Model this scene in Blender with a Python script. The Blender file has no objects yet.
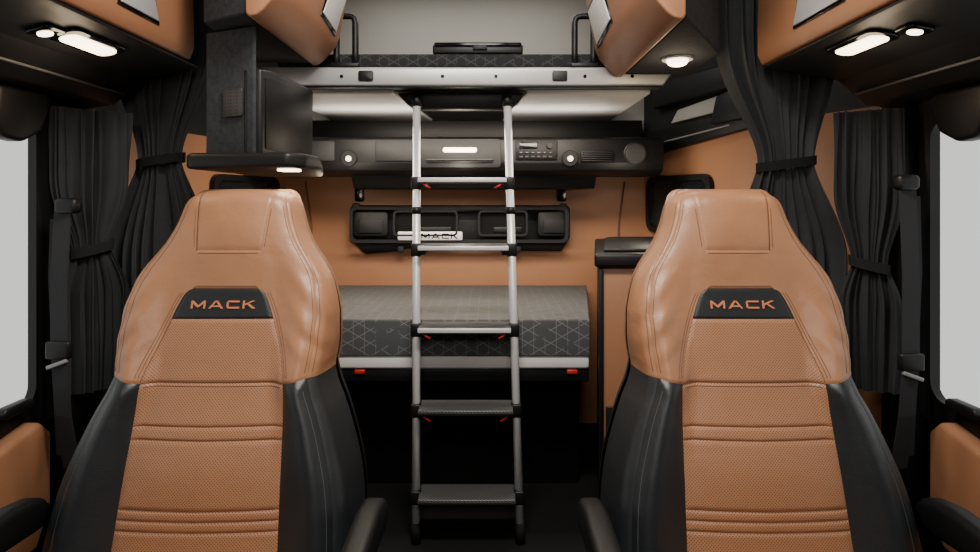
import bpy, bmesh, math, random
from mathutils import Vector, Matrix
random.seed(4)
D=bpy.data; C=bpy.context
COL=C.scene.collection
# ------------------------------------------------------------------ helpers
def V(*a): return Vector(a)
def sm(e0,e1,x):
    t=max(0.0,min(1.0,(x-e0)/(e1-e0))); return t*t*(3-2*t)
def lerp(a,b,t): return a+(b-a)*t
def table(tb):
    tb=sorted(tb)
    xs=[p[0] for p in tb]; ys=[p[1] for p in tb]; n=len(tb)
    m=[]
    for i in range(n):
        if i==0: m.append((ys[1]-ys[0])/(xs[1]-xs[0]))
        elif i==n-1: m.append((ys[-1]-ys[-2])/(xs[-1]-xs[-2]))
        else:
            a=(ys[i]-ys[i-1])/(xs[i]-xs[i-1]); b=(ys[i+1]-ys[i])/(xs[i+1]-xs[i])
            m.append(0 if a*b<=0 else 2*a*b/(a+b))
    def f(x):
        if x<=xs[0]: return ys[0]
        if x>=xs[-1]: return ys[-1]
        for i in range(n-1):
            if x<=xs[i+1]:
                h=xs[i+1]-xs[i]; t=(x-xs[i])/h
                return ((2*t**3-3*t*t+1)*ys[i]+(t**3-2*t*t+t)*h*m[i]+(-2*t**3+3*t*t)*ys[i+1]+(t**3-t*t)*h*m[i+1])
    return f
def finish(ob,parent,label=None,category=None,group=None,kind=None):
    COL.objects.link(ob)
    if parent is not None: ob.parent=parent
    if label: ob["label"]=label
    if category: ob["category"]=category
    if group: ob["group"]=group
    if kind: ob["kind"]=kind
    return ob
def mesh(name,verts,faces,mat,parent=None,smooth=False,**k):
    me=D.meshes.new(name); me.from_pydata([tuple(v) for v in verts],[],faces); me.update()
    me.materials.append(mat)
    if smooth:
        for p in me.polygons: p.use_smooth=True
    return finish(D.objects.new(name,me),parent,**k)
def frombm(name,bm,mat,parent=None,smooth=False,**k):
    me=D.meshes.new(name); bm.to_mesh(me); bm.free(); me.materials.append(mat)
    if smooth:
        for p in me.polygons: p.use_smooth=True
        try: me.set_sharp_from_angle(angle=math.radians(50))
        except Exception: pass
    return finish(D.objects.new(name,me),parent,**k)
def empty(name,loc,label,category,group=None):
    e=D.objects.new(name,None); e.location=loc; e.empty_display_size=0.05
    finish(e,None,label,category,group); return e
def addbox(bm,lo,hi,bev=0,seg=2,rot=None,piv=None):
    lo=Vector(lo);hi=Vector(hi)
    r=bmesh.ops.create_cube(bm,size=1); vs=r['verts']
    for v in vs: v.co=Vector([lerp(lo[i],hi[i],v.co[i]+.5) for i in range(3)])
    if bev>0:
        es=set()
        for v in vs: es.update(v.link_edges)
        bev=min(bev,min(hi-lo)*.49)
        rr=bmesh.ops.bevel(bm,geom=list(es),offset=bev,segments=seg,affect='EDGES',profile=.5)
def box(name,lo,hi,mat,parent=None,bev=.004,seg=2,off=(0,0,0),**k):
    bm=bmesh.new(); o=Vector(off)
    addbox(bm,Vector(lo)-o,Vector(hi)-o,bev,seg)
    return frombm(name,bm,mat,parent,smooth=bev>0,**k)
def plate(name,pts,O,U,Vv,t,mat,parent=None,bev=0,seg=2,**k):
    O=Vector(O);U=Vector(U).normalized();Vv=Vector(Vv).normalized();N=U.cross(Vv)
    bm=bmesh.new()
    a=[bm.verts.new(O+U*x+Vv*y) for x,y in pts]; b=[bm.verts.new(O+U*x+Vv*y+N*t) for x,y in pts]
    n=len(pts); bm.faces.new(a[::-1]); bm.faces.new(b)
    for i in range(n): bm.faces.new([a[i],a[(i+1)%n],b[(i+1)%n],b[i]])
    bmesh.ops.recalc_face_normals(bm,faces=bm.faces[:])
    if bev>0: 
        es=[e for e in bm.edges if e.calc_face_angle(0)>math.radians(25)]
        bmesh.ops.bevel(bm,geom=es,offset=bev,segments=seg,affect='EDGES',profile=.5,clamp_overlap=True)
    return frombm(name,bm,mat,parent,smooth=bev>0,**k)
def rrect(w,h,r,n=6,cx=0,cy=0):
    pts=[]
    for (sx,sy,a0) in ((1,1,0),(-1,1,90),(-1,-1,180),(1,-1,270)):
        for i in range(n+1):
            a=math.radians(a0+90*i/n)
            pts.append((cx+sx*(w/2-r)+r*math.cos(a),cy+sy*(h/2-r)+r*math.sin(a)))
    return pts
def ring(name,outer,inner,O,U,Vv,t,mat,parent=None,**k):
    O=Vector(O);U=Vector(U).normalized();Vv=Vector(Vv).normalized();N=U.cross(Vv)
    n=len(outer); vs=[]
    for L,z in ((outer,0),(inner,0),(outer,t),(inner,t)):
        vs+= [O+U*x+Vv*y+N*z for x,y in L]
    f=[]
    for i in range(n):
        j=(i+1)%n
        f+=[(i,j,n+j,n+i),(2*n+i,3*n+i,3*n+j,2*n+j),(i,2*n+i,2*n+j,j),(n+i,n+j,3*n+j,3*n+i)]
    return mesh(name,vs,f,mat,parent,**k)
def tubegeo(pts,r,n=10,closed=False):
    pts=[Vector(p) for p in pts]; vs=[];f=[]; m=len(pts); up=None
    for i,p in enumerate(pts):
        if closed: t=pts[(i+1)%m]-pts[i-1]
        else: t=pts[min(i+1,m-1)]-pts[max(i-1,0)]
        t.normalize()
        if up is None:
            up=t.orthogonal().normalized()
        up=(up-t*up.dot(t)).normalized(); s=t.cross(up)
        for k in range(n):
            a=2*math.pi*k/n; vs.append(p+up*math.cos(a)*r+s*math.sin(a)*r)
    for i in range(m if closed else m-1):
        for k in range(n):
            a=i*n; b=((i+1)%m)*n
            f.append((a+k,a+(k+1)%n,b+(k+1)%n,b+k))
    if not closed:
        f.append(tuple(range(n))[::-1]); f.append(tuple(range((m-1)*n,m*n)))
    return vs,f
def tube(name,pts,r,mat,parent=None,n=10,closed=False,**k):
    vs,f=tubegeo(pts,r,n,closed); return mesh(name,vs,f,mat,parent,smooth=True,**k)
def disc(name,c,axis,r,h,mat,parent=None,n=28,dome=0,**k):
    c=Vector(c);ax=Vector(axis).normalized();u=ax.orthogonal().normalized();w=ax.cross(u)
    prof=[(r,0),(r,h*.7),(r*.93,h)]
    if dome: prof+= [(r*.93*math.cos(a),h+dome*math.sin(a)) for a in (0.5,0.9,1.25)]
    vs=[];f=[]
    for rr,hh in prof:
        for i in range(n):
            a=2*math.pi*i/n; vs.append(c+ax*hh+(u*math.cos(a)+w*math.sin(a))*rr)
    for j in range(len(prof)-1):
        for i in range(n): f.append((j*n+i,j*n+(i+1)%n,(j+1)*n+(i+1)%n,(j+1)*n+i))
    f.append(tuple(range(n))[::-1]); f.append(tuple(range((len(prof)-1)*n,len(prof)*n)))
    return mesh(name,vs,f,mat,parent,smooth=False,**k)
# ------------------------------------------------------------------ materials
def newmat(name):
    m=D.materials.new(name); m.use_nodes=True; nt=m.node_tree
    b=nt.nodes['Principled BSDF']; return m,nt,b
def N(nt,t,**k):
    n=nt.nodes.new(t)
    for a,v in k.items(): setattr(n,a,v)
    return n
def M(nt,op,a,b=None,c=None):
    n=nt.nodes.new('ShaderNodeMath'); n.operation=op
    for i,x in enumerate((a,b,c)):
        if x is None: continue
        if isinstance(x,(int,float)): n.inputs[i].default_value=x
        else: nt.links.new(x,n.inputs[i])
    return n.outputs[0]
def mixc(nt,fac,c1,c2):
    n=nt.nodes.new('ShaderNodeMix'); n.data_type='RGBA'
    nt.links.new(fac,n.inputs[0])
    for i,x in ((6,c1),(7,c2)):
        if isinstance(x,tuple): n.inputs[i].default_value=(*x,1)
        else: nt.links.new(x,n.inputs[i])
    return n.outputs[2]
def basic(name,col,rough=.5,metal=0,nscale=300,bump=.15,var=.12,vscale=6,dist=.0006,coat=0,sheen=0,kind='noise',spec=None,wrinkle=0):
    m,nt,b=newmat(name)
    tc=N(nt,'ShaderNodeTexCoord')
    no=N(nt,'ShaderNodeTexNoise'); no.inputs['Scale'].default_value=vscale; no.inputs['Detail'].default_value=4
    nt.links.new(tc.outputs['Object'],no.inputs['Vector'])
    d=tuple(max(0,c*(1-var)) for c in col); l=tuple(min(1,c*(1+var)) for c in col)
    nt.links.new(mixc(nt,no.outputs['Fac'],d,l),b.inputs['Base Color'])
    b.inputs['Roughness'].default_value=rough; b.inputs['Metallic'].default_value=metal
    b.inputs['Coat Weight'].default_value=coat
    if spec is not None: b.inputs['Specular IOR Level'].default_value=spec
    if sheen: b.inputs['Sheen Weight'].default_value=sheen
    if kind=='voronoi':
        t=N(nt,'ShaderNodeTexVoronoi'); t.inputs['Scale'].default_value=nscale; o=t.outputs['Distance']
    else:
        t=N(nt,'ShaderNodeTexNoise'); t.inputs['Scale'].default_value=nscale; t.inputs['Detail'].default_value=3; o=t.outputs['Fac']
    nt.links.new(tc.outputs['Object'],t.inputs['Vector'])
    bp=N(nt,'ShaderNodeBump'); bp.inputs['Strength'].default_value=bump; bp.inputs['Distance'].default_value=dist
    nt.links.new(o,bp.inputs['Height'])
    if wrinkle:
        w=N(nt,'ShaderNodeTexNoise'); w.inputs['Scale'].default_value=11; w.inputs['Detail'].default_value=3; w.inputs['Distortion'].default_value=.6
        nt.links.new(tc.outputs['Object'],w.inputs['Vector'])
        b2=N(nt,'ShaderNodeBump'); b2.inputs['Strength'].default_value=wrinkle; b2.inputs['Distance'].default_value=.01
        nt.links.new(w.outputs['Fac'],b2.inputs['Height']); nt.links.new(b2.outputs[0],bp.inputs['Normal'])
    nt.links.new(bp.outputs[0],b.inputs['Normal'])
    return m
TAN=(.350,.166,.083)
leather=basic('tan_leather',TAN,.39,nscale=420,bump=.4,kind='voronoi',var=.14,vscale=9,wrinkle=.38)
leather_wall=basic('tan_wall_vinyl',(.320,.146,.071),.5,nscale=350,bump=.3,kind='voronoi',var=.09)
leather_dk=basic('tan_stitch',(.14,.06,.028),.6)
blackl=basic('black_leather',(.011,.0128,.0148),.42,nscale=420,bump=.4,kind='voronoi',var=.1,wrinkle=.2)
blackst=basic('grey_stitch',(.07,.075,.08),.6)
plastic=basic('black_plastic',(.0055,.0055,.006),.45,nscale=500,bump=.3,spec=.35)
plasticg=basic('dark_grey_plastic',(.011,.0115,.013),.5,nscale=500,bump=.3,spec=.3)
gloss=basic('gloss_black',(.003,.003,.004),.14,bump=0,spec=.4)
screenm=basic('matte_screen_black',(.003,.003,.0035),.42,bump=0,spec=.2)
rubber=basic('rubber_floor',(.006,.006,.006),.8,nscale=80,bump=.4,spec=.2)
alu=basic('brushed_aluminium',(.78,.78,.78),.36,metal=.35,nscale=200,bump=.05,var=.05)
silver=basic('satin_silver_paint',(.5,.5,.49),.4,metal=.4,bump=.05,var=.04)
silverd=basic('dull_steel',(.25,.25,.25),.45,metal=.5,bump=.05,var=.04)
white=basic('light_grey_plastic',(.68,.67,.64),.5,nscale=200,bump=.08,var=.03)
greyp=basic('mid_grey_plastic',(.30,.30,.285),.55,nscale=200,bump=.08,var=.05)
beige=basic('beige_headliner',(.34,.33,.30),.9,nscale=250,bump=.3,var=.05)
greyfab=basic('grey_fabric',(.034,.037,.042),.9,nscale=200,bump=.9,var=.6,vscale=70,dist=.0014,spec=.2)
curtm=basic('curtain_cloth',(.040,.042,.045),.9,nscale=900,bump=.5,var=.2,vscale=20,sheen=.08,spec=.15)
curtm2=basic('side_curtain_cloth',(.026,.0275,.030),.9,nscale=900,bump=.5,var=.2,vscale=20,sheen=.05,spec=.15)
strapm=basic('belt_webbing',(.028,.028,.030),.8,nscale=900,bump=.5,spec=.15)
bandm=basic('tie_band_cloth',(.015,.015,.016),.9,nscale=900,bump=.5,spec=.15)
red=basic('red_plastic',(.5,.02,.015),.4)
orange=basic('orange_thread',(.50,.18,.076),.6,nscale=900,bump=.5)
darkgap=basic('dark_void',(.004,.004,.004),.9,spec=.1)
def emis(name,col,s):
    m,nt,b=newmat(name)
    b.inputs['Base Color'].default_value=(*col,1); b.inputs['Emission Color'].default_value=(*col,1); b.inputs['Emission Strength'].default_value=s
    return m
bulb=emis('warm_lamp_lens',(1,.80,.52),7)
bulb2=emis('lamp_lens_dim',(1,.84,.62),1.6)
glassd=basic('tinted_glass',(.01,.012,.014),.08,bump=0)
def perf():
    m,nt,b=newmat('perforated_tan_leather')
    tc=N(nt,'ShaderNodeTexCoord'); sp=N(nt,'ShaderNodeSeparateXYZ'); nt.links.new(tc.outputs['Object'],sp.inputs[0])
    s=1/.0068
    def fr(o,sh): return M(nt,'SUBTRACT',M(nt,'FRACT',M(nt,'ADD',M(nt,'MULTIPLY',o,s),sh)),.5)
    def dd(sh):
        x=fr(sp.outputs[0],sh); z=fr(sp.outputs[2],sh)
        return M(nt,'SQRT',M(nt,'ADD',M(nt,'MULTIPLY',x,x),M(nt,'MULTIPLY',z,z)))
    d=M(nt,'MINIMUM',dd(0),dd(.5))
    mask=M(nt,'LESS_THAN',d,.18)
    mask=M(nt,'MULTIPLY',mask,.85)
    nt.links.new(mixc(nt,mask,tuple(c*1.08 for c in TAN),(.06,.025,.012)),b.inputs['Base Color'])
    b.inputs['Roughness'].default_value=.46
    w=N(nt,'ShaderNodeTexNoise'); w.inputs['Scale'].default_value=11; w.inputs['Detail'].default_value=3
    nt.links.new(tc.outputs['Object'],w.inputs['Vector'])
    b2=N(nt,'ShaderNodeBump'); b2.inputs['Strength'].default_value=.3; b2.inputs['Distance'].default_value=.01
    nt.links.new(w.outputs['Fac'],b2.inputs['Height'])
    bp=N(nt,'ShaderNodeBump'); bp.inputs['Strength'].default_value=.4; bp.inputs['Distance'].default_value=.001
    nt.links.new(b2.outputs[0],bp.inputs['Normal'])
    nt.links.new(M(nt,'MINIMUM',d,.3),bp.inputs['Height']); nt.links.new(bp.outputs[0],b.inputs['Normal'])
    return m
perfm=perf()
def tri(name,base,line,s,ax=(0,2),lw=.035,k2=.8):
    m,nt,b=newmat(name)
    tc=N(nt,'ShaderNodeTexCoord'); sp=N(nt,'ShaderNodeSeparateXYZ'); nt.links.new(tc.outputs['Object'],sp.inputs[0])
    u=M(nt,'MULTIPLY',sp.outputs[ax[0]],s); v=M(nt,'MULTIPLY',sp.outputs[ax[1]],s)
    def ln(e): return M(nt,'LESS_THAN',M(nt,'ABSOLUTE',M(nt,'SUBTRACT',M(nt,'FRACT',e),.5)),lw)
    a=ln(M(nt,'ADD',M(nt,'MULTIPLY',u,.5),M(nt,'MULTIPLY',v,.866)))
    c=ln(M(nt,'SUBTRACT',M(nt,'MULTIPLY',u,.5),M(nt,'MULTIPLY',v,.866)))
    e=ln(u)
    no=N(nt,'ShaderNodeTexNoise'); no.inputs['Scale'].default_value=22; nt.links.new(tc.outputs['Object'],no.inputs['Vector'])
    k=M(nt,'MAXIMUM',M(nt,'MAXIMUM',a,c),M(nt,'MULTIPLY',e,.7))
    k=M(nt,'MULTIPLY',k,M(nt,'MULTIPLY',M(nt,'GREATER_THAN',no.outputs['Fac'],.42),k2))
    nt.links.new(mixc(nt,k,base,line),b.inputs['Base Color']); b.inputs['Roughness'].default_value=.95
    b.inputs['Specular IOR Level'].default_value=.15
    n2=N(nt,'ShaderNodeTexNoise'); n2.inputs['Scale'].default_value=260; nt.links.new(tc.outputs['Object'],n2.inputs['Vector'])
    bp=N(nt,'ShaderNodeBump'); bp.inputs['Strength'].default_value=.6; bp.inputs['Distance'].default_value=.002
    nt.links.new(n2.outputs['Fac'],bp.inputs['Height']); nt.links.new(bp.outputs[0],b.inputs['Normal'])
    return m
mattm=tri('mattress_side_cloth',(.078,.080,.083),(.21,.21,.21),26,lw=.035)
matttop=tri('mattress_top_cloth',(.092,.091,.090),(.135,.132,.130),26,(0,1),lw=.05)
mattup=tri('upper_mattress_cloth',(.026,.027,.029),(.07,.07,.07),30,lw=.05)
def treadmat():
    m,nt,b=newmat('ridged_tread')
    tc=N(nt,'ShaderNodeTexCoord'); w=N(nt,'ShaderNodeTexWave'); w.inputs['Scale'].default_value=55
    w.bands_direction='DIAGONAL'
    nt.links.new(tc.outputs['Object'],w.inputs['Vector'])
    nt.links.new(mixc(nt,w.outputs['Fac'],(.012,.012,.012),(.16,.16,.16)),b.inputs['Base Color'])
    b.inputs['Roughness'].default_value=.45; b.inputs['Metallic'].default_value=.3
    return m
tread=treadmat()
def grillmat():
    m,nt,b=newmat('speaker_grille')
    tc=N(nt,'ShaderNodeTexCoord'); v=N(nt,'ShaderNodeTexVoronoi'); v.inputs['Scale'].default_value=110; v.inputs['Randomness'].default_value=0
    nt.links.new(tc.outputs['Object'],v.inputs['Vector'])
    nt.links.new(mixc(nt,M(nt,'LESS_THAN',v.outputs['Distance'],.35),(.022,.022,.022),(.001,.001,.001)),b.inputs['Base Color'])
    b.inputs['Roughness'].default_value=.6
    return m
grill=grillmat()
# ------------------------------------------------------------------ lettering: every stroke a convex quad
LET={'M':(1.7,[[(0,0),(0,1),(.22,1),(.22,0)],[(1.48,0),(1.48,1),(1.7,1),(1.7,0)],[(.22,1),(.91,.34),(.80,.10),(.22,.66)],[(1.48,1),(1.48,.66),(.90,.10),(.79,.34)]]),
 'A':(1.7,[[(0,0),(.70,1),(.93,1),(.25,0)],[(.77,1),(1.0,1),(1.7,0),(1.45,0)],[(.34,.20),(1.36,.20),(1.24,.38),(.46,.38)]]),
 'C':(1.5,[[(.18,1),(1.5,1),(1.5,.80),(.18,.80)],[(.18,.20),(1.5,.20),(1.5,0),(.18,0)],[(0,.18),(0,.82),(.22,.82),(.22,.18)],[(0,.82),(.18,1),(.22,.80),(.22,.72)],[(0,.18),(.22,.28),(.22,.20),(.18,0)]]),
 'K':(1.5,[[(0,0),(0,1),(.22,1),(.22,0)],[(.22,.38),(.22,.60),(1.06,1),(1.42,1)],[(.52,.50),(.72,.62),(1.5,0),(1.14,0)]])}
def text_mesh(s,w,h):
    vs=[];fs=[]; x0=0; polys=[]
    for ch in s:
        lw,ps=LET[ch]
        for p in ps: polys.append([(x+x0,y) for x,y in p])
        x0+=lw+.40
    tot=x0-.40
    for p in polys:
        b=len(vs);n=len(p)
        for e in (-1,1): vs+=[((x/tot-.5)*w,(y-.5)*h,e) for x,y in p]
        fs+=[tuple(range(b,b+n)),tuple(range(b+n,b+2*n))]+[(b+i,b+(i+1)%n,b+n+(i+1)%n,b+n+i) for i in range(n)]
    me=D.meshes.new('lettering'); me.from_pydata(vs,[],fs); me.update(); return me
# ------------------------------------------------------------------ camera
H=1.08; F=620.0
cam=D.cameras.new('camera'); camo=D.objects.new('camera',cam); COL.objects.link(camo)
camo.location=(0,0,H); camo.rotation_euler=(math.pi/2,0,0)
cam.sensor_width=36; cam.lens=F/980*36; cam.shift_y=-(276-200)/980; cam.clip_start=.02
C.scene.camera=camo
# ------------------------------------------------------------------ shell
S=dict(kind='structure')
mesh('floor',[(-1.25,-.6,0),(1.25,-.6,0),(1.25,3.1,0),(-1.25,3.1,0),(-1.25,-.6,-.05),(1.25,-.6,-.05),(1.25,3.1,-.05),(-1.25,3.1,-.05)],
     [(0,1,2,3),(4,7,6,5),(0,4,5,1),(1,5,6,2),(2,6,7,3),(3,7,4,0)],rubber,**S)
box('ceiling',(-1.3,-.65,2.12),(1.3,3.1,2.17),beige,bev=0,**S)
box('front_light_block',(-1.25,-.65,0),(1.25,-.6,2.12),plasticg,bev=0,**S)  # unseen blocker added behind the camera, keeps world light out of the open front
def wall_side(name,s):
    bm=bmesh.new(); X0,X1=sorted((s*1.2,s*1.22)); ye=1.665 if s<0 else 1.68
    addbox(bm,(X0,-.6,0),(X1,2.0,.53)); addbox(bm,(X0,-.6,1.33),(X1,2.0,2.12))
    addbox(bm,(X0,ye,.53),(X1,2.0,1.33)); addbox(bm,(X0,-.6,.53),(X1,.35,1.33))
    return frombm(name,bm,plastic,**S)
wall_side('wall_left',-1); wall_side('wall_right',1)
def vwall(name,a,b,z0,z1,t,mat,**k):
    a=Vector((a[0],a[1],0)); b=Vector((b[0],b[1],0)); L=(b-a).length
    return plate(name,[(0,z0),(L,z0),(L,z1),(0,z1)],a,(b-a),(0,0,1),t,mat,**k)
LB=(-1.0,3.0); LF=(-1.2,2.0); RB=(.745,3.0); RF=(1.2,1.9)
vwall('wall_back',(-1.05,3.0),(.80,3.0),1.30,2.12,-.06,beige,**S)
vwall('trim_1',(-1.05,3.0),(.80,3.0),0,1.30,-.06,leather_wall,**S)
vwall('wall_rear_left',LF,LB,1.33,2.12,-.05,plasticg,**S)
vwall('trim_2',LF,LB,0,1.33,-.05,leather_wall,**S)
vwall('wall_rear_right',RB,RF,1.37,2.12,-.05,plasticg,**S)
vwall('trim_3',RB,RF,0,1.37,-.05,leather_wall,**S)
def onwall(name,a,b,pts,t,mat,bev=.004,sgn=1,**k):
    A=Vector((a[0],a[1],0)); U=Vector((b[0]-a[0],b[1]-a[1],0))
    return plate(name,[(x*U.length,z) for x,z in pts],A,U,(0,0,1),sgn*t,mat,bev=bev,**k)
onwall('trim_10',RB,RF,[(.18,1.425),(.50,1.445),(.53,1.48),(.50,1.515),(.22,1.48)],.014,greyp,**S)
onwall('trim_11',RB,RF,[(.0,1.28),(.62,1.36),(.62,1.425),(.0,1.40)],.03,plastic,**S)
onwall('trim_12',RB,RF,[(.10,1.335),(.50,1.372),(.50,1.378),(.10,1.341)],.034,silverd,bev=0,**S)
onwall('trim_13',RB,RF,[(.42,1.385),(.58,1.39),(.56,1.50),(.45,1.50)],.05,plasticg,bev=.01,**S)
onwall('trim_14',RB,RF,[(.10,1.50),(.62,1.53),(.62,1.62),(.10,1.62)],.04,plasticg,bev=.01,**S)
for i,(x,) in enumerate([(-.86,),(.62,)]):
    tube('trim_%d'%(4+i),[(x,2.994,.68),(x,2.994,.95),(x+(.03 if x>0 else -.03),2.994,1.17)],.004,leather_dk,n=6,**S)
def rwin(i,a,b,t0,t1,z0,z1):
    A=Vector((a[0],a[1],0)); B=Vector((b[0],b[1],0)); U=(B-A); L=U.length; Un=U.normalized()
    Nn=Un.cross(Vector((0,0,1)))
    c=A+U*((t0+t1)/2)+Vector((0,0,(z0+z1)/2)); w=L*(t1-t0); h=z1-z0
    ctr=Vector((0,1.5,1)); sgn=1 if (ctr-c).dot(Nn)>0 else -1
    ring('window_%d'%i,rrect(w,h,.05),rrect(w-.05,h-.05,.035),c,Un,(0,0,1),sgn*.025,plastic,**S)
    plate('window_%d'%(i+1),rrect(w-.05,h-.05,.035),c,Un,(0,0,1),sgn*.01,glassd,**S)
rwin(1,LF,LB,.45,.93,.93,1.185)
rwin(3,RB,RF,.04,.40,.93,1.19)
for s,i in ((-1,5),(1,6)):
    ye=1.665 if s<0 else 1.68
    yc=(.35+ye)/2; wn=.115 if s<0 else .045
    ring('window_%d'%i,rrect(ye-.35+.04,.88,.02,8,yc,.93),rrect(ye-.35-wn,.735,.05,8,yc,.920),(s*1.1985,0,0),(0,1,0),(0,0,1),-s*.022,plastic,**S)
    X=sorted((s*1.2,s*1.14))
    plate('trim_%d'%(i+7),[(ye+.01,.0),(1.80,.0),(1.80,1.34),(1.73,1.34),(ye+.02,.9)],(X[0],0,0),(0,1,0),(0,0,1),X[1]-X[0],plastic,bev=.01,**S)
# ------------------------------------------------------------------ SEATS
def yf(z): return 1.28+.3026*(z-.353)
Wt=table([(1.107,.106),(1.102,.120),(1.088,.132),(1.06,.141),(1.032,.149),(.985,.170),(.95,.194),(.92,.216),(.885,.234),(.84,.245),(.806,.249),(.76,.249),(.721,.246),(.69,.242),(.66,.250),(.62,.269),(.58,.286),(.53,.304),(.484,.318),(.42,.329),(.30,.338)])
ZT=1.107; ZB=.30
def Tz(z): return lerp(.13,.070,sm(.68,.92,z))
def off(x,z):
    NP=lerp(3.0,3.6,sm(.68,.95,z)); T=Tz(z)
    xr=min(1,abs(x)/Wt(z)); q=max(0,(z-(ZT-.06))/.06)
    o=T*(1-max(0,1-xr**NP-q**NP)**(1/NP))
    b=lerp(.055,.006,sm(.66,.97,z))
    o-=b*sm(.48,.80,xr)*(1-sm(.93,1,xr)*.6)
    o+=-.020*sm(.85,1.04,z)*(1-xr*xr)
    o+=-.018*math.exp(-((z-.50)/.12)**2)*(1-xr)
    # soft leather folds on the shoulders
    o+=.0022*math.sin((z*1.0+abs(x)*.9)*95)*sm(.55,.8,xr)*(1-sm(.93,1,xr))*sm(.70,.76,z)*(1-sm(.88,.96,z))
    return o
YB=1.2
def sp(x,z,lift=0): return Vector((x,yf(z)+off(x,z)-lift-YB,z))
It=table([(1.107,.088),(.962,.076)])
Ib=table([(.875,.074),(.872,.083),(.864,.092),(.85,.100),(.808,.117),(.76,.134),(.72,.147),(.674,.157),(.55,.164),(.30,.174)])
def I(z):
    if z>=.962: return It(z)
    if z<=.875: return Ib(z)
    t=(z-.875)/(.087); return lerp(.074,.076,t)
def region(name,zlo,zhi,xlo,xhi,na,nb,mat,par,puff=.005,r=.014,seams=(1,1,1,1),side=1,pa=1,pb=1,label=None):
    vs=[];f=[]
    for j in range(nb+1):
        b=j/nb; b=1-(1-b)**pb
        for i in range(na+1):
            a=i/na; a=1-(1-a)**pa
            z0=zlo(a) if callable(zlo) else zlo; z1=zhi(a) if callable(zhi) else zhi
            z=lerp(z0,z1,b); l=xlo(z); h=xhi(z); x=lerp(l,h,a)
            d=1
            if seams[0]: d=min(d,x-l)
            if seams[1]: d=min(d,h-x)
            if seams[2]: d=min(d,z-z0)
            if seams[3]: d=min(d,z1-z)
            p=puff*(1-(1-min(max(d,0)/r,1))**2.4)
            vs.append(sp(x*side,z,p))
    for j in range(nb):
        for i in range(na):
            q=(j*(na+1)+i,j*(na+1)+i+1,(j+1)*(na+1)+i+1,(j+1)*(na+1)+i)
            f.append(q if side>0 else q[::-1])
    return mesh(name,vs,f,mat,par,smooth=True,**({'label':label} if label else {}))
seat=empty('driver_seat',(-.612,YB,0),'tan leather high-back truck seat with black side bolsters','seat','cab seats')
ns=lambda f:(lambda z:-f(z))
GO=.87
G=lambda z:GO*Wt(z)
zsh=lambda a:.676+.012*a
region('headrest',.962,ZT,ns(I),I,40,44,leather,seat,pb=2.5,seams=(1,1,1,0),puff=.002,r=.005,label='tan leather headrest panel')
region('upper_cover',.875,.962,ns(I),I,40,28,leather,seat,seams=(0,0,1,1),puff=.002,r=.005)
for s in (-1,1):
    region('shoulder_cover',zsh,ZT,I,G,40,150,leather,seat,side=s,pb=1.6,seams=(0,1,1,0),puff=.002,r=.005)
    region('shoulder_side',lambda a:.688,ZT,G,Wt,24,150,leather,seat,side=s,pa=3.4,pb=1.6,seams=(1,0,1,0),puff=.002,r=.005)
    region('side_bolster',ZB,zsh,Ib,G,30,70,blackl,seat,side=s,seams=(1,1,0,1),puff=.009,r=.026,label='black leather side bolster')
    region('bolster_side',ZB,lambda a:.688,G,Wt,24,60,blackl,seat,side=s,pa=3.4,seams=(1,0,0,1),puff=.003,label='black leather bolster flank')
region('badge_panel',.808,.875,ns(Ib),Ib,40,22,blackl,seat,puff=.003,r=.006,label='black arched panel with orange stitched lettering')
region('backrest_insert',.674,.808,ns(Ib),Ib,44,34,perfm,seat,puff=.004,r=.008,label='perforated tan leather insert')
zs=[.674,.588,.562,.43,.410,.390,ZB]
for k in range(len(zs)-1):
    big=(zs[k]-zs[k+1])>.05
    region('backrest_insert',zs[k+1],zs[k],ns(Ib),Ib,40,26 if big else 10,perfm,seat,puff=.0035,r=.008,label='perforated tan leather insert' if big else 'narrow tan leather pleat')
def seamline(name,fx,z0,z1,mat,s,lift=.004,n=60):
    pts=[sp(s*fx(lerp(z0,z1,i/n)),lerp(z0,z1,i/n),lift) for i in range(n+1)]
    tube(name,pts,.0008,mat,seat,n=5)
def hseam(z,hw,mat,lift):
    pts=[sp(lerp(-hw,hw,i/40),z,lift) for i in range(41)]; tube('stitching',pts,.0008,mat,seat,n=5)
for s in (-1,1):
    for dx in (-.007,.007): seamline('stitching',lambda z:G(z)+dx,.70,1.07,leather_dk,s,.0020)
    for dx in (.006,.012): seamline('stitching',lambda z:Ib(z)+dx,.69,.866,leather_dk,s,.0020)
    seamline('stitching',lambda z:G(z)-.010,ZB,.665,blackst,s,.0058)
    seamline('stitching',lambda z:Ib(z)+.012,ZB,.665,blackst,s,.0058)
    seamline('stitching',lambda z:I(z)+.006,.97,1.06,leather_dk,s,.0020)
hseam(.956,.070,leather_dk,.0020); hseam(.881,.070,leather_dk,.0020); hseam(.668,.15,leather_dk,.0035)
for nm,z0,z1,mt,lb in (('back_shell',ZB,.688,plastic,'black plastic back shell'),('back_cover',.688,ZT,leather,'tan leather rear cover')):
    vs=[];f=[];na,nb=24,50
    for j in range(nb+1):
        z=lerp(z0,z1,j/nb)
        for i in range(na+1):
            xr=-math.cos(math.pi*i/na); x=xr*Wt(z); q=max(0,(z-(ZT-.08))/.08)
            vs.append((x,yf(z)+Tz(z)-.003+.05*max(0,1-abs(xr)**4-q**4)**.25-YB,z))
    for j in range(nb):
        for i in range(na): f.append((j*(na+1)+i,(j+1)*(na+1)+i,(j+1)*(na+1)+i+1,j*(na+1)+i+1))
    mesh(nm,vs,f,mt,seat,smooth=True,label=lb)
tm=text_mesh('MACK',.148,.0170)
for v in tm.vertices:
    x,z,e=v.co.x,.840+v.co.y,v.co.z
    p=sp(x,z,.0035+.0010*(e+1)); v.co=p
tm.materials.append(orange)
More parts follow.
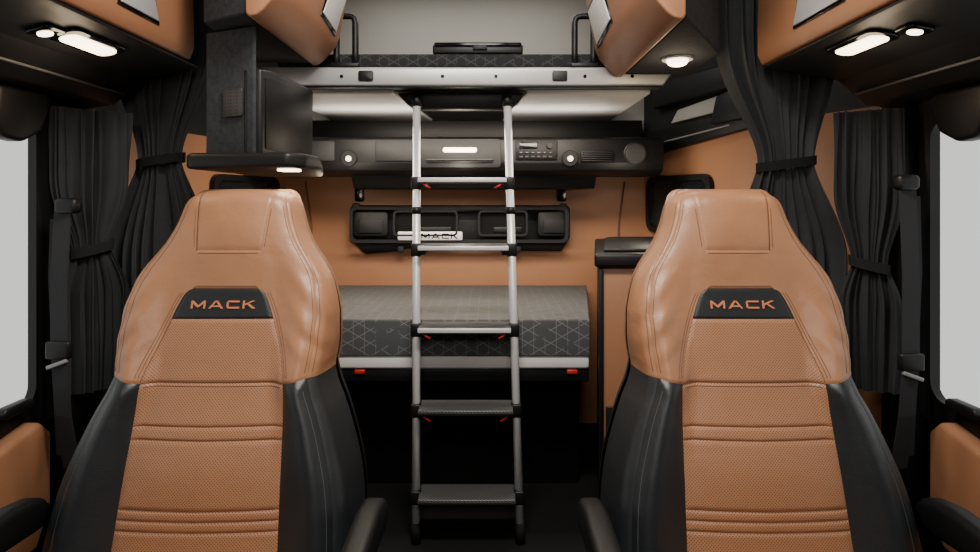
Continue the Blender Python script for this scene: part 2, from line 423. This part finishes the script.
finish(D.objects.new('lettering',tm),seat,label='orange stitched lettering')
box('seat_cushion',(-.17,.74-YB,.21),(.17,1.31-YB,.335),perfm,seat,bev=.03,seg=4,label='tan leather seat cushion')
for s in (-1,1):
    X=sorted((s*.165,s*.275)); box('cushion_bolster',(X[0],.74-YB,.20),(X[1],1.33-YB,.355),blackl,seat,bev=.035,seg=4)
    X=sorted((s*.340,s*.392))
    plate('armrest',[(1.36,.41),(1.33,.445),(1.25,.457),(.88,.44),(.84,.42),(.85,.39),(1.2,.382),(1.33,.375)],(X[0],-YB,0),(0,1,0),(0,0,1),X[1]-X[0],plastic,seat,bev=.02,seg=4,label='black padded armrest')
box('pedestal',(-.22,.85-YB,0),(.22,1.25-YB,.22),plastic,seat,bev=.02)
kids=list(seat.children)
seat2=seat.copy(); seat2.location.x=.580; COL.objects.link(seat2)
for k in kids:
    c=k.copy(); c.parent=seat2; COL.objects.link(c)
# ------------------------------------------------------------------ LOWER BUNK
bx0,bx1=-1.04,.340
bunk=empty('lower_bunk',(-.37,2.5,0),'lower sleeper bunk base with light grey front rail','bunk')
o=(-.37,2.5,0)
box('bunk_rail',(bx0,2.12,.502),(bx1,2.155,.547),white,bunk,bev=.008,off=o,label='light grey front rail')
plate('bunk_base',[(bx0,2.15),(bx1,2.15),(.45,2.96),(-.98,2.96)],(.37,-2.5,.47),(1,0,0),(0,1,0),.072,plastic,bunk,bev=.004)
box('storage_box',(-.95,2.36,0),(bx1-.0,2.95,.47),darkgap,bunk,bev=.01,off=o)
box('bunk_skirt',(bx0,2.130,.455),(bx1,2.15,.502),plastic,bunk,bev=.004,off=o)
for x in (-.446,.282):
    box('reflector',(x-.018,2.12,.484),(x+.018,2.132,.499),red,bunk,bev=.003,off=o,label='small red latch')
m=empty('mattress',(-.37,2.5,.548),'grey mattress with geometric white line pattern','mattress')
mp=lambda e,f_:[(bx0+e,2.113+f_),(bx1-e,2.113+f_),(.462-e,2.97-f_),(-.98+e,2.97-f_)]
plate('mattress_side',mp(0,0),(.37,-2.5,.0),(1,0,0),(0,1,0),.121,mattm,m,bev=.003,seg=3,label='dark cloth side with white triangle lines')
plate('mattress_top',mp(.002,.002),(.37,-2.5,.117),(1,0,0),(0,1,0),.007,matttop,m,bev=.002,seg=2,label='plain grey cloth top')
# ------------------------------------------------------------------ RIGHT CABINET
cab=empty('bedside_cabinet',(.69,2.35,0),'tan bedside cabinet with black worktop and trim','cabinet')
O_=(-.69,-2.35,0)
plate('body',[(.352,1.985),(.98,1.985),(.80,2.74),(.478,2.74)],O_,(1,0,0),(0,1,0),.862,leather_wall,cab,bev=.006)
plate('corner_trim',[(.345,1.970),(.362,1.970),(.362,2.0),(.488,2.745),(.474,2.745)],O_,(1,0,0),(0,1,0),.862,plastic,cab,bev=.004,label='black vertical edge trim')
plate('worktop',[(.330,1.960),(.98,1.960),(.82,2.70),(.75,2.77),(.52,2.77),(.46,2.72)],(-.69,-2.35,.866),(1,0,0),(0,1,0),.044,plastic,cab,bev=.010,seg=3,label='black worktop')
plate('tray_lid',[(.37,2.02),(.92,2.02),(.78,2.64),(.72,2.70),(.54,2.70),(.49,2.64)],(-.69,-2.35,.911),(1,0,0),(0,1,0),.010,plasticg,cab,bev=.004)
plate('kick_panel',[(.37,.0),(.95,.0),(.95,.42),(.37,.42)],(-.69,1.984-2.35,0),(1,0,0),(0,0,1),.010,plastic,cab,bev=.002)
# ------------------------------------------------------------------ ORGANIZER
og=empty('wall_organizer',(-.143,2.93,.818),'black plastic storage organizer with open pockets on tan wall','organizer')
OX,OY,OZ=-.143,2.93,.818
def op(name,pts,y,t,mat,bev=.004,**k):
    return plate(name,[(x-OX,z-OZ) for x,z in pts],(0,y-OY,0),(1,0,0),(0,0,1),-t,mat,og,bev=bev,**k)
op('back_panel',[(-.66,1.055),(.37,1.055),(.385,1.04),(.385,.90),(.36,.86),(.345,.835),(.13,.835),(.12,.845),(-.42,.845),(-.43,.835),(-.60,.82),(-.64,.86),(-.675,.89),(-.675,1.04)],2.98,.07,plastic,.008)
ring('rim',[(x,z) for x,z in rrect(1.02,.17,.03,6)],rrect(.99,.14,.02,6),(-.145-OX,2.905-OY,.965-OZ),(1,0,0),(0,0,1),.02,plasticg,og,label='raised dark grey rim')
def rr(cx,cz,w,h,r): return rrect(w,h,r,5,cx,cz)
for i,(cx,cz,w,h) in enumerate([(-.56,.968,.16,.115),(.30,.968,.15,.115)]):
    op('pocket_cover',rr(cx,cz,w,h,.02),2.911,.008,plastic,.002)
    op('cover_inset',rr(cx,cz-.01,w-.05,h-.05,.01),2.903,.003,plasticg,.001)
for cx,w in ((-.30,.30),(.06,.23)):
    ring('pocket',rr(cx,.972,w,.120,.02),rr(cx,.972,w-.018,.102,.014),(-OX,2.895-OY,-OZ),(1,0,0),(0,0,1),.02,plasticg,og)
    op('pocket_floor',rr(cx,.972,w-.018,.102,.014),2.909,.004,screenm,0)
    op('pocket_divider',rr(cx+w*.10,.940,w*.6,.030,.008),2.905,.012,plastic)
op('lower_lip',rr(-.14,.875,.86,.018,.008),2.909,.018,plasticg)
for cx in (-.63,.345):
    op('latch',rr(cx,1.11,.045,.075,.01),2.985,.03,gloss,.003)
    op('latch_pad',rr(cx,1.05,.035,.03,.008),2.91,.02,plasticg,.003)
for cx in (-.42,.13): op('clip',rr(cx,.85,.03,.03,.008),2.909,.015,plasticg,.003)
tm0=.0
np=empty('nameplate',(-.278,2.8835,.913),'small silver nameplate with dark lettering','nameplate')
plate('plate',rrect(.30,.040,.006),(0,0,0),(1,0,0),(0,0,1),.008,alu,np,bev=.002)
plate('plate_peg',rrect(.05,.02,.004),(0,.010,0),(1,0,0),(0,0,1),.012,plastic,np)
tm=text_mesh('MACK',.17,.024)
for v in tm.vertices: v.co=Vector((v.co.x+.045,-.009-.001*v.co.z,v.co.y))
tm.materials.append(gloss)
finish(D.objects.new('lettering',tm),np,label='black lettering')
# ------------------------------------------------------------------ REAR CONSOLE
rc=empty('rear_overhead_console',(-.1,2.75,1.19),'black plastic overhead console with switches and vents','console')
RX,RY,RZ=-.1,2.75,1.19
prof=[(2.99,1.19),(2.66,1.185),(2.615,1.205),(2.60,1.235),(2.60,1.335),(2.64,1.348),(2.99,1.36)]
plate('console_body',[(y-RY,z-RZ) for y,z in prof],(-.97-RX,0,0),(0,1,0),(0,0,1),1.70,plastic,rc,bev=.004,seg=2)
prof=[(2.99,1.13),(2.72,1.13),(2.67,1.19),(2.99,1.19)]
plate('lower_valance',[(y-RY,z-RZ) for y,z in prof],(-.60-RX,0,0),(0,1,0),(0,0,1),1.06,plastic,rc,bev=.006)
def cp(name,cx,cz,w,h,mat,t=.008,y=2.598,r=.008,**k):
    return plate(name,rrect(w,h,r,5,cx-RX,cz-RZ),(0,y-RY,0),(1,0,0),(0,0,1),t,mat,rc,bev=.0015,**k)
cp('lamp_housing',-.125,1.275,.34,.12,plasticg,.022,2.600,.015)
cp('reading_lamp',-.125,1.288,.14,.020,bulb,.006,2.578,.009,label='lit warm white reading lamp')
cp('lamp_lip',-.125,1.243,.28,.014,plastic,.01,2.580)
cp('side_panel',-.40,1.285,.16,.085,plasticg,.008,2.600); cp('side_panel',-.76,1.285,.22,.085,plasticg,.008,2.600)
cp('control_panel',.195,1.29,.175,.085,screenm,.008,2.600)
cp('display',.160,1.308,.075,.028,gloss,.004,2.592,.003)
for r_ in range(2):
    for c_ in range(6): cp('switch',.130+c_*.0245,1.278-r_*.018,.018,.010,plastic,.004,2.592,.003)
for c_ in range(6): cp('switch_icon',.130+c_*.0245,1.278,.006,.0022,silverd,.001,2.588,.001)
disc('dial',(.250-RX,2.590-RY,1.306-RZ),(0,-1,0),.012,.010,plasticg,rc)
cp('vent_panel',.45,1.262,.14,.05,screenm,.006,2.600)
for k_ in range(5): cp('vent_slat',.45,1.244+k_*.009,.125,.004,plasticg,.006,2.594,.001)
for x in (-.59,.335):
    disc('spot_lamp',(x-RX,2.60-RY,1.255-RZ),(0,-1,-.1),.034,.014,plasticg,rc)
    disc('spot_lens',(x-RX,2.588-RY,1.253-RZ),(0,-1,-.1),.012,.010,bulb2,rc,label='small warm lit lens')
disc('speaker',(.61-RX,2.60-RY,1.275-RZ),(0,-1,-.1),.050,.006,plastic,rc)
disc('speaker_mesh',(.61-RX,2.595-RY,1.274-RZ),(0,-1,-.1),.042,.004,grill,rc)
box('trim_20',(-.98,2.93,1.36),(.72,2.995,1.457),plastic,bev=.004,**S)
# ------------------------------------------------------------------ UPPER BUNK
ub=empty('upper_bunk',(-.1,2.5,1.46),'upper sleeper bunk platform with silver front rail','bunk')
UX,UY,UZ=-.1,2.5,1.46; o=(UX,UY,UZ)
box('platform',(-.76,2.13,1.465),(.565,2.98,1.51),white,ub,bev=.006,off=o)
plate('front_rail',[(-.785,1.515),(-.78,1.466),(.585,1.466),(.62,1.515),(.605,1.528),(-.77,1.528)],(-UX,2.13-UY,-UZ),(1,0,0),(0,0,1),.04,silver,ub,bev=.006,seg=3,label='satin silver front rail')
plate('rail_lip',[(-.78,1.461),(.585,1.461),(.585,1.468),(-.78,1.468)],(-UX,2.15-UY,-UZ),(1,0,0),(0,0,1),.055,plastic,ub,bev=.002)
for x in (-.418,.235):
    plate('rail_catch',rrect(.05,.034,.006,4,x-UX,1.498-UZ),(0,2.092-UY,0),(1,0,0),(0,0,1),.010,plastic,ub,bev=.002)
for x in (-.50,-.16,.02,.32,.48):
    disc('rail_screw',(x-UX,2.091-UY,1.497-UZ),(0,-1,0),.006,.004,gloss,ub,n=14)
for (a,b) in ((-.74,-.34),(.13,.56)):
    c1=-.27 if b<0 else b; d1=a if b<0 else .06
    plate('under_panel',[(a,2.165),(b,2.165),(c1,2.92),(d1,2.92)],(-UX,-UY,1.450-UZ),(1,0,0),(0,1,0),.016,white,ub,bev=.005,label='light grey underside panel')
plate('ladder_mount',[(-.345,1.478),(-.33,1.458),(-.30,1.425),(-.27,1.402),(.065,1.402),(.10,1.425),(.125,1.458),(.14,1.478)],(-UX,2.25-UY,-UZ),(1,0,0),(0,0,1),.055,plastic,ub,bev=.008,label='black ladder mounting bracket')
plate('underside_recess',[(-.335,2.16),(.125,2.16),(.055,2.93),(-.265,2.93)],(-UX,-UY,1.457-UZ),(1,0,0),(0,1,0),.012,plastic,ub,bev=.003)
um=box('mattress',(-.74,2.15,1.532),(.55,2.95,1.590),mattup,None,bev=.02,seg=4,label='thin dark patterned upper bunk mattress',category='mattress')
bb=empty('storage_case',(-.04,2.2,1.590),'flat black case lying on the upper mattress','case')
box('case_body',(-.16,-.04,0),(.155,.12,.032),plastic,bb,bev=.006); box('case_lid',(-.155,-.045,.022),(.15,.10,.040),gloss,bb,bev=.006)
box('case_latch',(-.02,-.05,.012),(.03,-.04,.03),plasticg,bb,bev=.002)
def loop_handle(x,s):
    h=empty('grab_handle',(x,2.11,1.53),'black looped safety grab handle on the bunk rail','handle','bunk grab handles')
    pts=[(0,.0),(0,.05),(0,.15),(-.003,.166),(-.012,.174),(-.022,.176),(-.046,.176),(-.058,.173),(-.063,.165),(-.064,.15),(-.064,.04),(-.064,.0)]
    tube('handle_bar',[(p[0]*s,0,p[1]) for p in pts],.011,plastic,h,n=10)
    box('handle_foot',(min(-.08*s,.015*s),-.015,-.001),(max(-.08*s,.015*s),.015,.016),plastic,h,bev=.004)
loop_handle(-.458,1); loop_handle(.288,-1)
# ------------------------------------------------------------------ LADDER
ld=empty('ladder',(-.08,1.96,0),'aluminium bunk ladder with dark ridged steps','ladder')
LX,LY=-.08,1.96
tl=V(-.256,2.165,1.44); bl=V(-.2335,1.956,.03); tr_=V(.060,2.165,1.44); br=V(.0946,1.956,.03)
def lp(a,b,z): t=(a.z-z)/(a.z-b.z); return a.lerp(b,t)-V(LX,LY,0)
for a,b in ((tl,bl),(tr_,br)):
    tube('rail',[lp(a,b,1.44),lp(a,b,.03)],.0135,alu,ld,n=16,label='round brushed aluminium rail')
    tube('foot',[lp(a,b,.06),lp(a,b,.0)],.0155,rubber,ld,n=16,label='black rubber foot')
    tube('rail_cap',[lp(a,b,1.45),lp(a,b,1.405)],.0175,plastic,ld,n=14)
for z in (1.149,.925,.664,.412,.150):
    l=lp(tl,bl,z); r=lp(tr_,br,z)
    box('step',(l.x+.012,l.y-.065,z-.012),(r.x-.012,l.y+.045,z+.006),tread,ld,bev=.004,label='dark ridged ladder step')
    box('step_edge',(l.x+.012,l.y-.069,z-.010),(r.x-.012,l.y-.063,z+(.005 if z>.5 else .0)),alu if z>.5 else plasticg,ld,bev=.002,label='ladder step nosing')
    for q,s in ((l,1),(r,-1)):
        bm=bmesh.new(); addbox(bm,(q.x-.017,q.y-.020,z-.034),(q.x+.017,q.y+.018,z+.010),.005)
        frombm('step_collar',bm,plastic,ld,smooth=True)
        X=sorted((q.x+s*.014,q.x+s*.034)); box('step_bracket',(X[0],q.y-.055,z-.026),(X[1],q.y+.04,z-.008),plastic,ld,bev=.003)
        if z in (1.149,.664,.412):
            a=V(q.x+s*.030,q.y-.058,z-.016); tube('release_tab',[a,a+V(s*.022,0,-.014)],.0035,red,ld,n=8,label='small red release tab')
for z in (1.045,):
    for a,b in ((tl,bl),(tr_,br)):
        q=lp(a,b,z); tube('rail_joint',[q+V(0,0,.012),q-V(0,0,.012)],.0165,plastic,ld,n=14)
# ------------------------------------------------------------------ door headers
def header(s,xi,y1):
    e=empty('door_header',(s*1.05,1.3,1.34),'dark overhead door header console with lit map lamps','console','door headers')
    ex,ey,ez=s*1.05,1.3,1.34
    pr2=[(xi+.005,1.468),(xi+.04,1.462),(1.02,1.43),(1.10,1.36),(1.19,1.345),(1.19,1.474),(xi+.005,1.474)]
    plate('header_body',[(s*x-ex,z-ez) for x,z in pr2],(0,-.4-ey,0),(1,0,0),(0,0,1),-(y1+.4),plasticg,e,bev=.003)
    tube('trim_line',[(s*1.062-ex,.3-ey,1.388-ez),(s*1.062-ex,y1-.02-ey,1.388-ez)],.0035,silverd,e,n=8,label='thin silver trim line')
    X=sorted((s*1.172-ex,s*1.125-ex))
    plate('grab_pod',[(1.42-ey,1.35-ez),(1.41-ey,1.26-ez),(1.44-ey,1.225-ez),(1.50-ey,1.22-ez),(1.56-ey,1.25-ez),(1.585-ey,1.30-ez),(1.59-ey,1.35-ez)],(X[0],0,0),(0,1,0),(0,0,1),X[1]-X[0],plastic,e,bev=.012,seg=3,label='rounded black grab handle pod above the window')
    def underlamp(nm,x,y,w,l,mat):
        zt=lerp(1.462,1.43,(x-xi-.04)/(1.02-xi-.04))
        U=V(s*(1.02-xi-.04),0,-.032).normalized()
        O=V(s*x-ex,y-ey,zt-ez)
        sg=1 if U.cross(V(0,1,0)).z<0 else -1
        plate('lamp_bezel',rrect(w+.03,l+.03,min(w,l)/2),O,U,(0,1,0),sg*.008,gloss,e,bev=.002)
        plate(nm,rrect(w,l,min(w,l)/2*.95),O+V(0,0,-.006),U,(0,1,0),sg*.006,mat,e,bev=.002,label='glowing warm white lamp lens')
    underlamp('map_lamp',xi+(.080 if s>0 else .088),1.47 if s>0 else 1.45,.045,.17,bulb)
    underlamp('spot_lamp',xi+(.112 if s>0 else .105),1.33,.03,.03,bulb)
    return e
header(-1,.85,1.82); header(1,.80,1.82)
def tan_cabinet(s,xi,y0,y1,z0,recess,group,label):
    e=empty('overhead_cabinet',(s*(xi+.12),(y0+y1)/2,z0),label,'cabinet',group)
    ex,ey,ez=s*(xi+.12),(y0+y1)/2,z0
    return e,(ex,ey,ez)
for s,xi,y0,y1,ry0,ry1 in ((-1,.85,-.3,1.76,1.40,1.56),(1,.80,-.3,1.83,1.38,1.60)):
    e,(ex,ey,ez)=tan_cabinet(s,xi,y0,y1,1.477,None,'front overhead cabinets','tan leather overhead cabinet door with silver handle recess')
    X=sorted((s*(xi+.042),s*1.19)); box('body',(X[0],y0,1.478),(X[1],y1-.02,2.11),plasticg,e,bev=.004,off=(ex,ey,ez))
    pr=[(0,.0),(.02,0),(.04,0),(.04,.03),(.035,.62),(.0,.62),(-.012,.10),(-.012,.03)]
    plate('door',[(s*(xi+x)-ex,z) for x,z in pr],(0,y1-ey,0),(1,0,0),(0,0,1),(y1-y0),leather_wall,e,bev=.006,seg=3,label='tan leather cabinet door')
    for nm,gr,t,mt in (('recess_frame',.008,.004,gloss),('handle_recess',0,.007,silver)):
        pts=[(ry0-gr-ey,.052-gr),(ry1+gr-ey,.052-gr),(ry1-.03+gr-ey,.13+gr),(ry0+.02-gr-ey,.13+gr)]
        plate(nm,pts,(s*(xi-.012)-ex,0,0),(0,1,0),(0,0,1),-s*t,mt,e,bev=.002,label='silver handle recess' if nm=='handle_recess' else 'black recess surround')
def cabB(s,xi,plan,zb,ry0,ry1,y1):
    e=empty('sleeper_cabinet',(s*(xi+.1),1.9,zb),'tan fronted sleeper overhead cabinet with grey fabric sides','cabinet','sleeper overhead cabinets')
    ex,ey,ez=s*(xi+.1),1.9,zb
    plate('body',[(s*x-ex,y-ey) for x,y in plan],(0,0,0),(1,0,0),(0,1,0),2.11-zb,greyfab,e,bev=.006,label='grey fabric covered body')
    y0=plan[0][1]
    pr=[(.0,-.006),(.018,-.010),(.027,.0),(.029,.57),(-.12,.57),(-.10,.25),(-.068,.08),(-.055,.05),(-.018,.008)]
    plate('door',[(s*(xi-.03+x)-ex,z) for x,z in pr],(0,y1-ey,0),(1,0,0),(0,0,1),y1-y0+.01,leather_wall,e,bev=.006,seg=3,label='tan leather cabinet door')
    Vd=V(-s*.032,0,.17).normalized()
    for nm,gr,t,mt in (('recess_frame',.012,.004,gloss),('handle_recess',0,.007,white)):
        pts=[(ry0-gr-ey,.015-gr),(ry1-.04+gr-ey,.0-gr),(ry1+gr-ey,.12+gr),(ry0+.05-gr-ey,.13+gr)]
        plate(nm,pts,(s*(xi-.098)-ex,0,.085),(0,1,0),Vd,-s*t,mt,e,bev=.002,label='light grey handle recess' if nm=='handle_recess' else 'black recess surround')
    return e
cbl=cabB(-1,.60,[(.60,1.52),(.60,2.07),(.78,2.07),(.78,1.95),(.74,1.60)],1.537,1.84,2.04,2.07)
cbr=cabB(1,.45,[(.45,1.42),(.66,1.78),(.66,2.08),(.45,2.08)],1.50,1.78,2.05,2.08)
disc('dome_ring',(.553-.55,1.83-1.9,0.004),(0,0,-1),.046,.012,silver,cbr,label='silver ring of the dome lamp')
disc('dome_lamp',(.553-.55,1.83-1.9,-.004),(0,0,-1),.032,.010,bulb,cbr,dome=.012,label='glowing round dome lamp')
# ------------------------------------------------------------------ SCREEN UNIT left
su=empty('screen_unit',(-.65,1.85,1.16),'dark screen housing with speaker and lower tray shelf','screen')
ex,ey,ez=-.65,1.85,1.16
plate('housing',[(-.765-ex,1.67-ey),(-.612-ex,1.60-ey),(-.604-ex,1.602-ey),(-.632-ex,1.66-ey),(-.66-ex,1.74-ey),(-.77-ex,1.80-ey)],(0,0,1.19-ez),(1,0,0),(0,1,0),.340,greyfab,su,bev=.004,seg=3,label='grey fabric housing')
plate('screen_body',[(1.608-ey,.03),(2.07-ey,.03),(2.08-ey,.288),(2.0-ey,.286),(1.70-ey,.275),(1.608-ey,.262)],(-.64-ex,0,0),(0,1,0),(0,0,1),.048,plastic,su,bev=.008,seg=3)
plate('screen',[(1.632-ey,.055),(2.05-ey,.052),(2.06-ey,.265),(2.0-ey,.262),(1.71-ey,.252),(1.632-ey,.242)],(-.592-ex,0,0),(0,1,0),(0,0,1),.003,screenm,su,bev=.001,label='glossy black screen')
plate('tray_shelf',[(-.765-ex,1.56-ey),(-.74-ex,1.52-ey),(-.49-ex,1.50-ey),(-.457-ex,1.54-ey),(-.45-ex,1.64-ey),(-.56-ex,2.08-ey),(-.76-ex,2.08-ey)],(0,0,1.158-ez),(1,0,0),(0,1,0),.038,plastic,su,bev=.010,seg=3,label='dark grey tray shelf')
plate('shelf_lamp',rrect(.05,.05,.01),(-.505-ex,1.56-ey,1.158-ez),(1,0,0),(0,1,0),-.006,bulb,su,bev=.002,label='small lit lamp under the shelf')
U=V(.153,-.070,0).normalized()
plate('speaker_grille',rrect(.07,.075,.008),V(-.672-ex,1.625-ey,1.335-ez),U,(0,0,1),.006,grill,su,bev=.002)
# ------------------------------------------------------------------ CURTAINS
def curtain(A,B,ztop,zc,zbot,wt,wc,wb,tc,tb,folds,amp,label,ph=0,cm=None):
    A=V(A[0],A[1],0);B=V(B[0],B[1],0); d=(B-A); L=d.length; dn=d.normalized(); nn=dn.cross(V(0,0,1))
    mid=(A+B)/2
    e=empty('curtain',(mid.x,mid.y,zbot),label,'curtain','cab curtains')
    nu,nv=280,90; vs=[];f=[]
    for j in range(nv+1):
        t=j/nv; z=lerp(ztop,zbot,t)
        if z>zc:
            k=((ztop-z)/(ztop-zc))
            k=sm(.40,1.0,k)**1.8; w=lerp(wt,wc,k); c=lerp(.5,tc,k); a=lerp(amp,amp*.55,k)
        else:
            k=sm(0,.33,(zc-z)/(zc-zbot)); w=lerp(wc,wb,k**.7); c=lerp(tc,tb,k); a=lerp(amp*.55,amp,k)
        for i in range(nu+1):
            u=i/nu
            uu=u+.030*math.sin(u*13+ph*2)+.016*math.sin(5*t+u*6+ph)+.008*math.sin(31*u+9*t+ph)
            ang=2*math.pi*folds*uu
            am=.70+.42*math.sin(u*9+ph*3+2*t)
            y=a*(am*math.sin(ang)+.35*math.sin(ang*.5+ph+1.2)+.22*math.sin(2.1*ang+4*t+ph))
            x=w*(u-.5)+.25*a*math.sin(2*ang)
            vs.append(A+dn*(L*c+x)+nn*y+V(0,0,z)-e.location)
    for j in range(nv):
        for i in range(nu): q=j*(nu+1)+i; f.append((q,q+1,q+nu+2,q+nu+1))
    mesh('cloth',vs,f,cm or curtm,e,smooth=True)
    c=A+dn*L*tc+V(0,0,zc)-e.location
    bv=[];bf=[];n=32
    for i in range(n):
        a=2*math.pi*i/n
        for dz in (.014,-.014):
            bv.append(c+dn*math.cos(a)*(wc/2+.008)+nn*math.sin(a)*(amp*.7+.012)+V(0,0,dz+.012*math.cos(a)))
    for i in range(n): j=(i+1)%n; bf.append((2*i,2*j,2*j+1,2*i+1))
    mesh('tie_band',bv,bf,bandm,e,smooth=True,label='black tie band')
    return e
curtain((-1.115,1.91),(-.865,1.89),1.95,1.20,.30,.36,.14,.35,.42,.42,8,.028,'gathered dark grey cloth curtain tied beside the seat',1)
curtain((.715,1.885),(1.04,1.895),1.95,1.19,.30,.38,.17,.35,.58,.63,8,.028,'gathered dark grey cloth curtain tied beside the bunk',2)
curtain((-1.15,1.66),(-1.05,1.77),1.33,.945,.55,.19,.09,.18,.5,.5,7,.017,'short dark side window curtain tied with a band',3,curtm2)
curtain((1.125,1.68),(.985,1.77),1.33,.90,.55,.17,.085,.15,.5,.5,7,.017,'short dark side window curtain tied with a band',4,curtm2)
# ------------------------------------------------------------------ SEAT BELTS
def ribbon(name,pts,w,parent,mat=strapm,t=.0025,dirv=V(1,0,0)):
    vs=[];f=[]
    for p in pts:
        p=Vector(p)
        for a in (-.5,.5):
            for b in (-t,t): vs.append(p+dirv*w*a+V(0,b,0))
    for i in range(len(pts)-1):
        a=i*4;b=a+4
        f+=[(a,b,b+2,a+2),(a+1,a+3,b+3,b+1),(a,a+1,b+1,b),(a+2,b+2,b+3,a+3)]
    return mesh(name,vs,f,mat,parent)
def belt(s,x,zt,zbk):
    y=1.57
    e=empty('seat_belt',(s*x,y,.4),'black seat belt with metal tongue hanging on the pillar','seat belt','seat belts')
    W=V(s*.98,.2,0).normalized()
    ribbon('strap',[(s*.01,.02,zt-.4),(.006*s,0,(zt+zbk)/2-.4),(-.008*s,-.02,zbk-.4)],.050,e,dirv=W)
    ribbon('strap',[(s*.046,.05,zt-.43),(s*.044,.04,(zt+zbk)/2-.4),(s*.016,.03,.02)],.040,e,dirv=W)
    ribbon('strap',[(-.008*s,-.02,zbk-.4),(-.018*s,-.02,.14),(-.026*s,.0,.0)],.048,e,dirv=W)
    box('guide_housing',(-.024,.0,zt-.415),(.034,.035,zt-.375),plastic,e,bev=.012,seg=3,label='black belt guide housing')
    bm=bmesh.new(); addbox(bm,(-.026,-.006,-.005),(.026,.006,.005),.002)
    bmesh.ops.rotate(bm,cent=(0,0,0),matrix=Matrix.Rotation(math.radians(20*s),3,'Y'),verts=bm.verts[:])
    bmesh.ops.translate(bm,vec=(-.01*s,-.03,zbk-.428),verts=bm.verts[:])
    frombm('tongue',bm,silverd,e,smooth=True,label='metal belt tongue')
    box('tongue_grip',(-.030-.01*s,-.034,zbk-.416),(.030-.01*s,-.014,zbk-.372),plastic,e,bev=.006)
belt(-1,1.085,1.06,.70); belt(1,1.06,1.12,.67)
# ------------------------------------------------------------------ DOOR PANELS
for s in (-1,1):
    e=empty('door_panel',(s*1.17,1.2,.1),'tan door trim panel with black armrest below window','door panel','door panels')
    o=(s*1.17,1.2,.1)
    X=sorted((s*1.198,s*1.135))
    plate('tan_panel',[(.5,.20),(1.56,.20),(1.61,.30),(1.61,.48),(1.57,.52),(1.42,.49),(.5,.48)],(X[0]-o[0],-o[1],-o[2]),(0,1,0),(0,0,1),X[1]-X[0],leather_wall,e,bev=.015,seg=3,label='tan leather panel')
    X=sorted((s*1.198,s*1.06)); box('lower_pocket',(X[0],.45,.02),(X[1],1.50,.22),plastic,e,bev=.02,off=o,label='black lower pocket')
    X=sorted((s*1.165,s*1.135)); plate('sill_handle',rrect(.10,.025,.012,4,1.50-1.2,.575-.1),(X[0]-o[0],0,0),(0,1,0),(0,0,1),X[1]-X[0],plastic,e,bev=.005)
# ------------------------------------------------------------------ LIGHTS
def area(name,loc,rot,sx,sy,e,col=(1,1,1)):
    l=D.lights.new(name,'AREA'); l.shape='RECTANGLE'; l.size=sx; l.size_y=sy; l.energy=e; l.color=col
    o=D.objects.new(name,l); o.location=loc; o.rotation_euler=rot; COL.objects.link(o)
def point(name,loc,e,r=.03,col=(1,.85,.66)):
    l=D.lights.new(name,'POINT'); l.energy=e; l.shadow_soft_size=r; l.color=col
    o=D.objects.new(name,l); o.location=loc; COL.objects.link(o)
area('windshield_light',(0,-.45,1.75),(math.radians(68),0,0),1.0,.35,12,(1,.97,.94))
area('cab_ceiling_light',(0,1.0,2.10),(math.radians(10),0,0),.6,.28,37,(1,.94,.86))
area('bunk_ceiling_light',(-.1,2.55,2.08),(0,0,0),1.0,.4,7,(1,.95,.88))
area('underbunk_fill',(-.12,2.52,1.365),(math.radians(180),0,0),1.2,.04,1.4,(1,.96,.9))  # added uplight with no fixture, brightens the bunk underside panels
point('reading_light',(-.12,2.5,1.20),1.8,.05)
area('bunk_light',(-.12,2.28,1.40),(math.radians(25),0,0),1.1,.12,15,(1,.87,.70))
for x in (-.62,.62): point('side_bunk_light',(x,2.45,1.12),1.4,.06)
point('map_light',(-.94,1.45,1.38),.7,.04,(1,.78,.52)); point('map_light',(.88,1.47,1.38),.7,.04,(1,.78,.52))
point('dome_light',(.553,1.83,1.44),.7,.03,(1,.78,.52)); point('shelf_light',(-.505,1.56,1.12),.25)
w=D.worlds.new('world'); C.scene.world=w; w.use_nodes=True
w.node_tree.nodes['Background'].inputs[0].default_value=(.93,.94,.90,1); w.node_tree.nodes['Background'].inputs[1].default_value=1.0
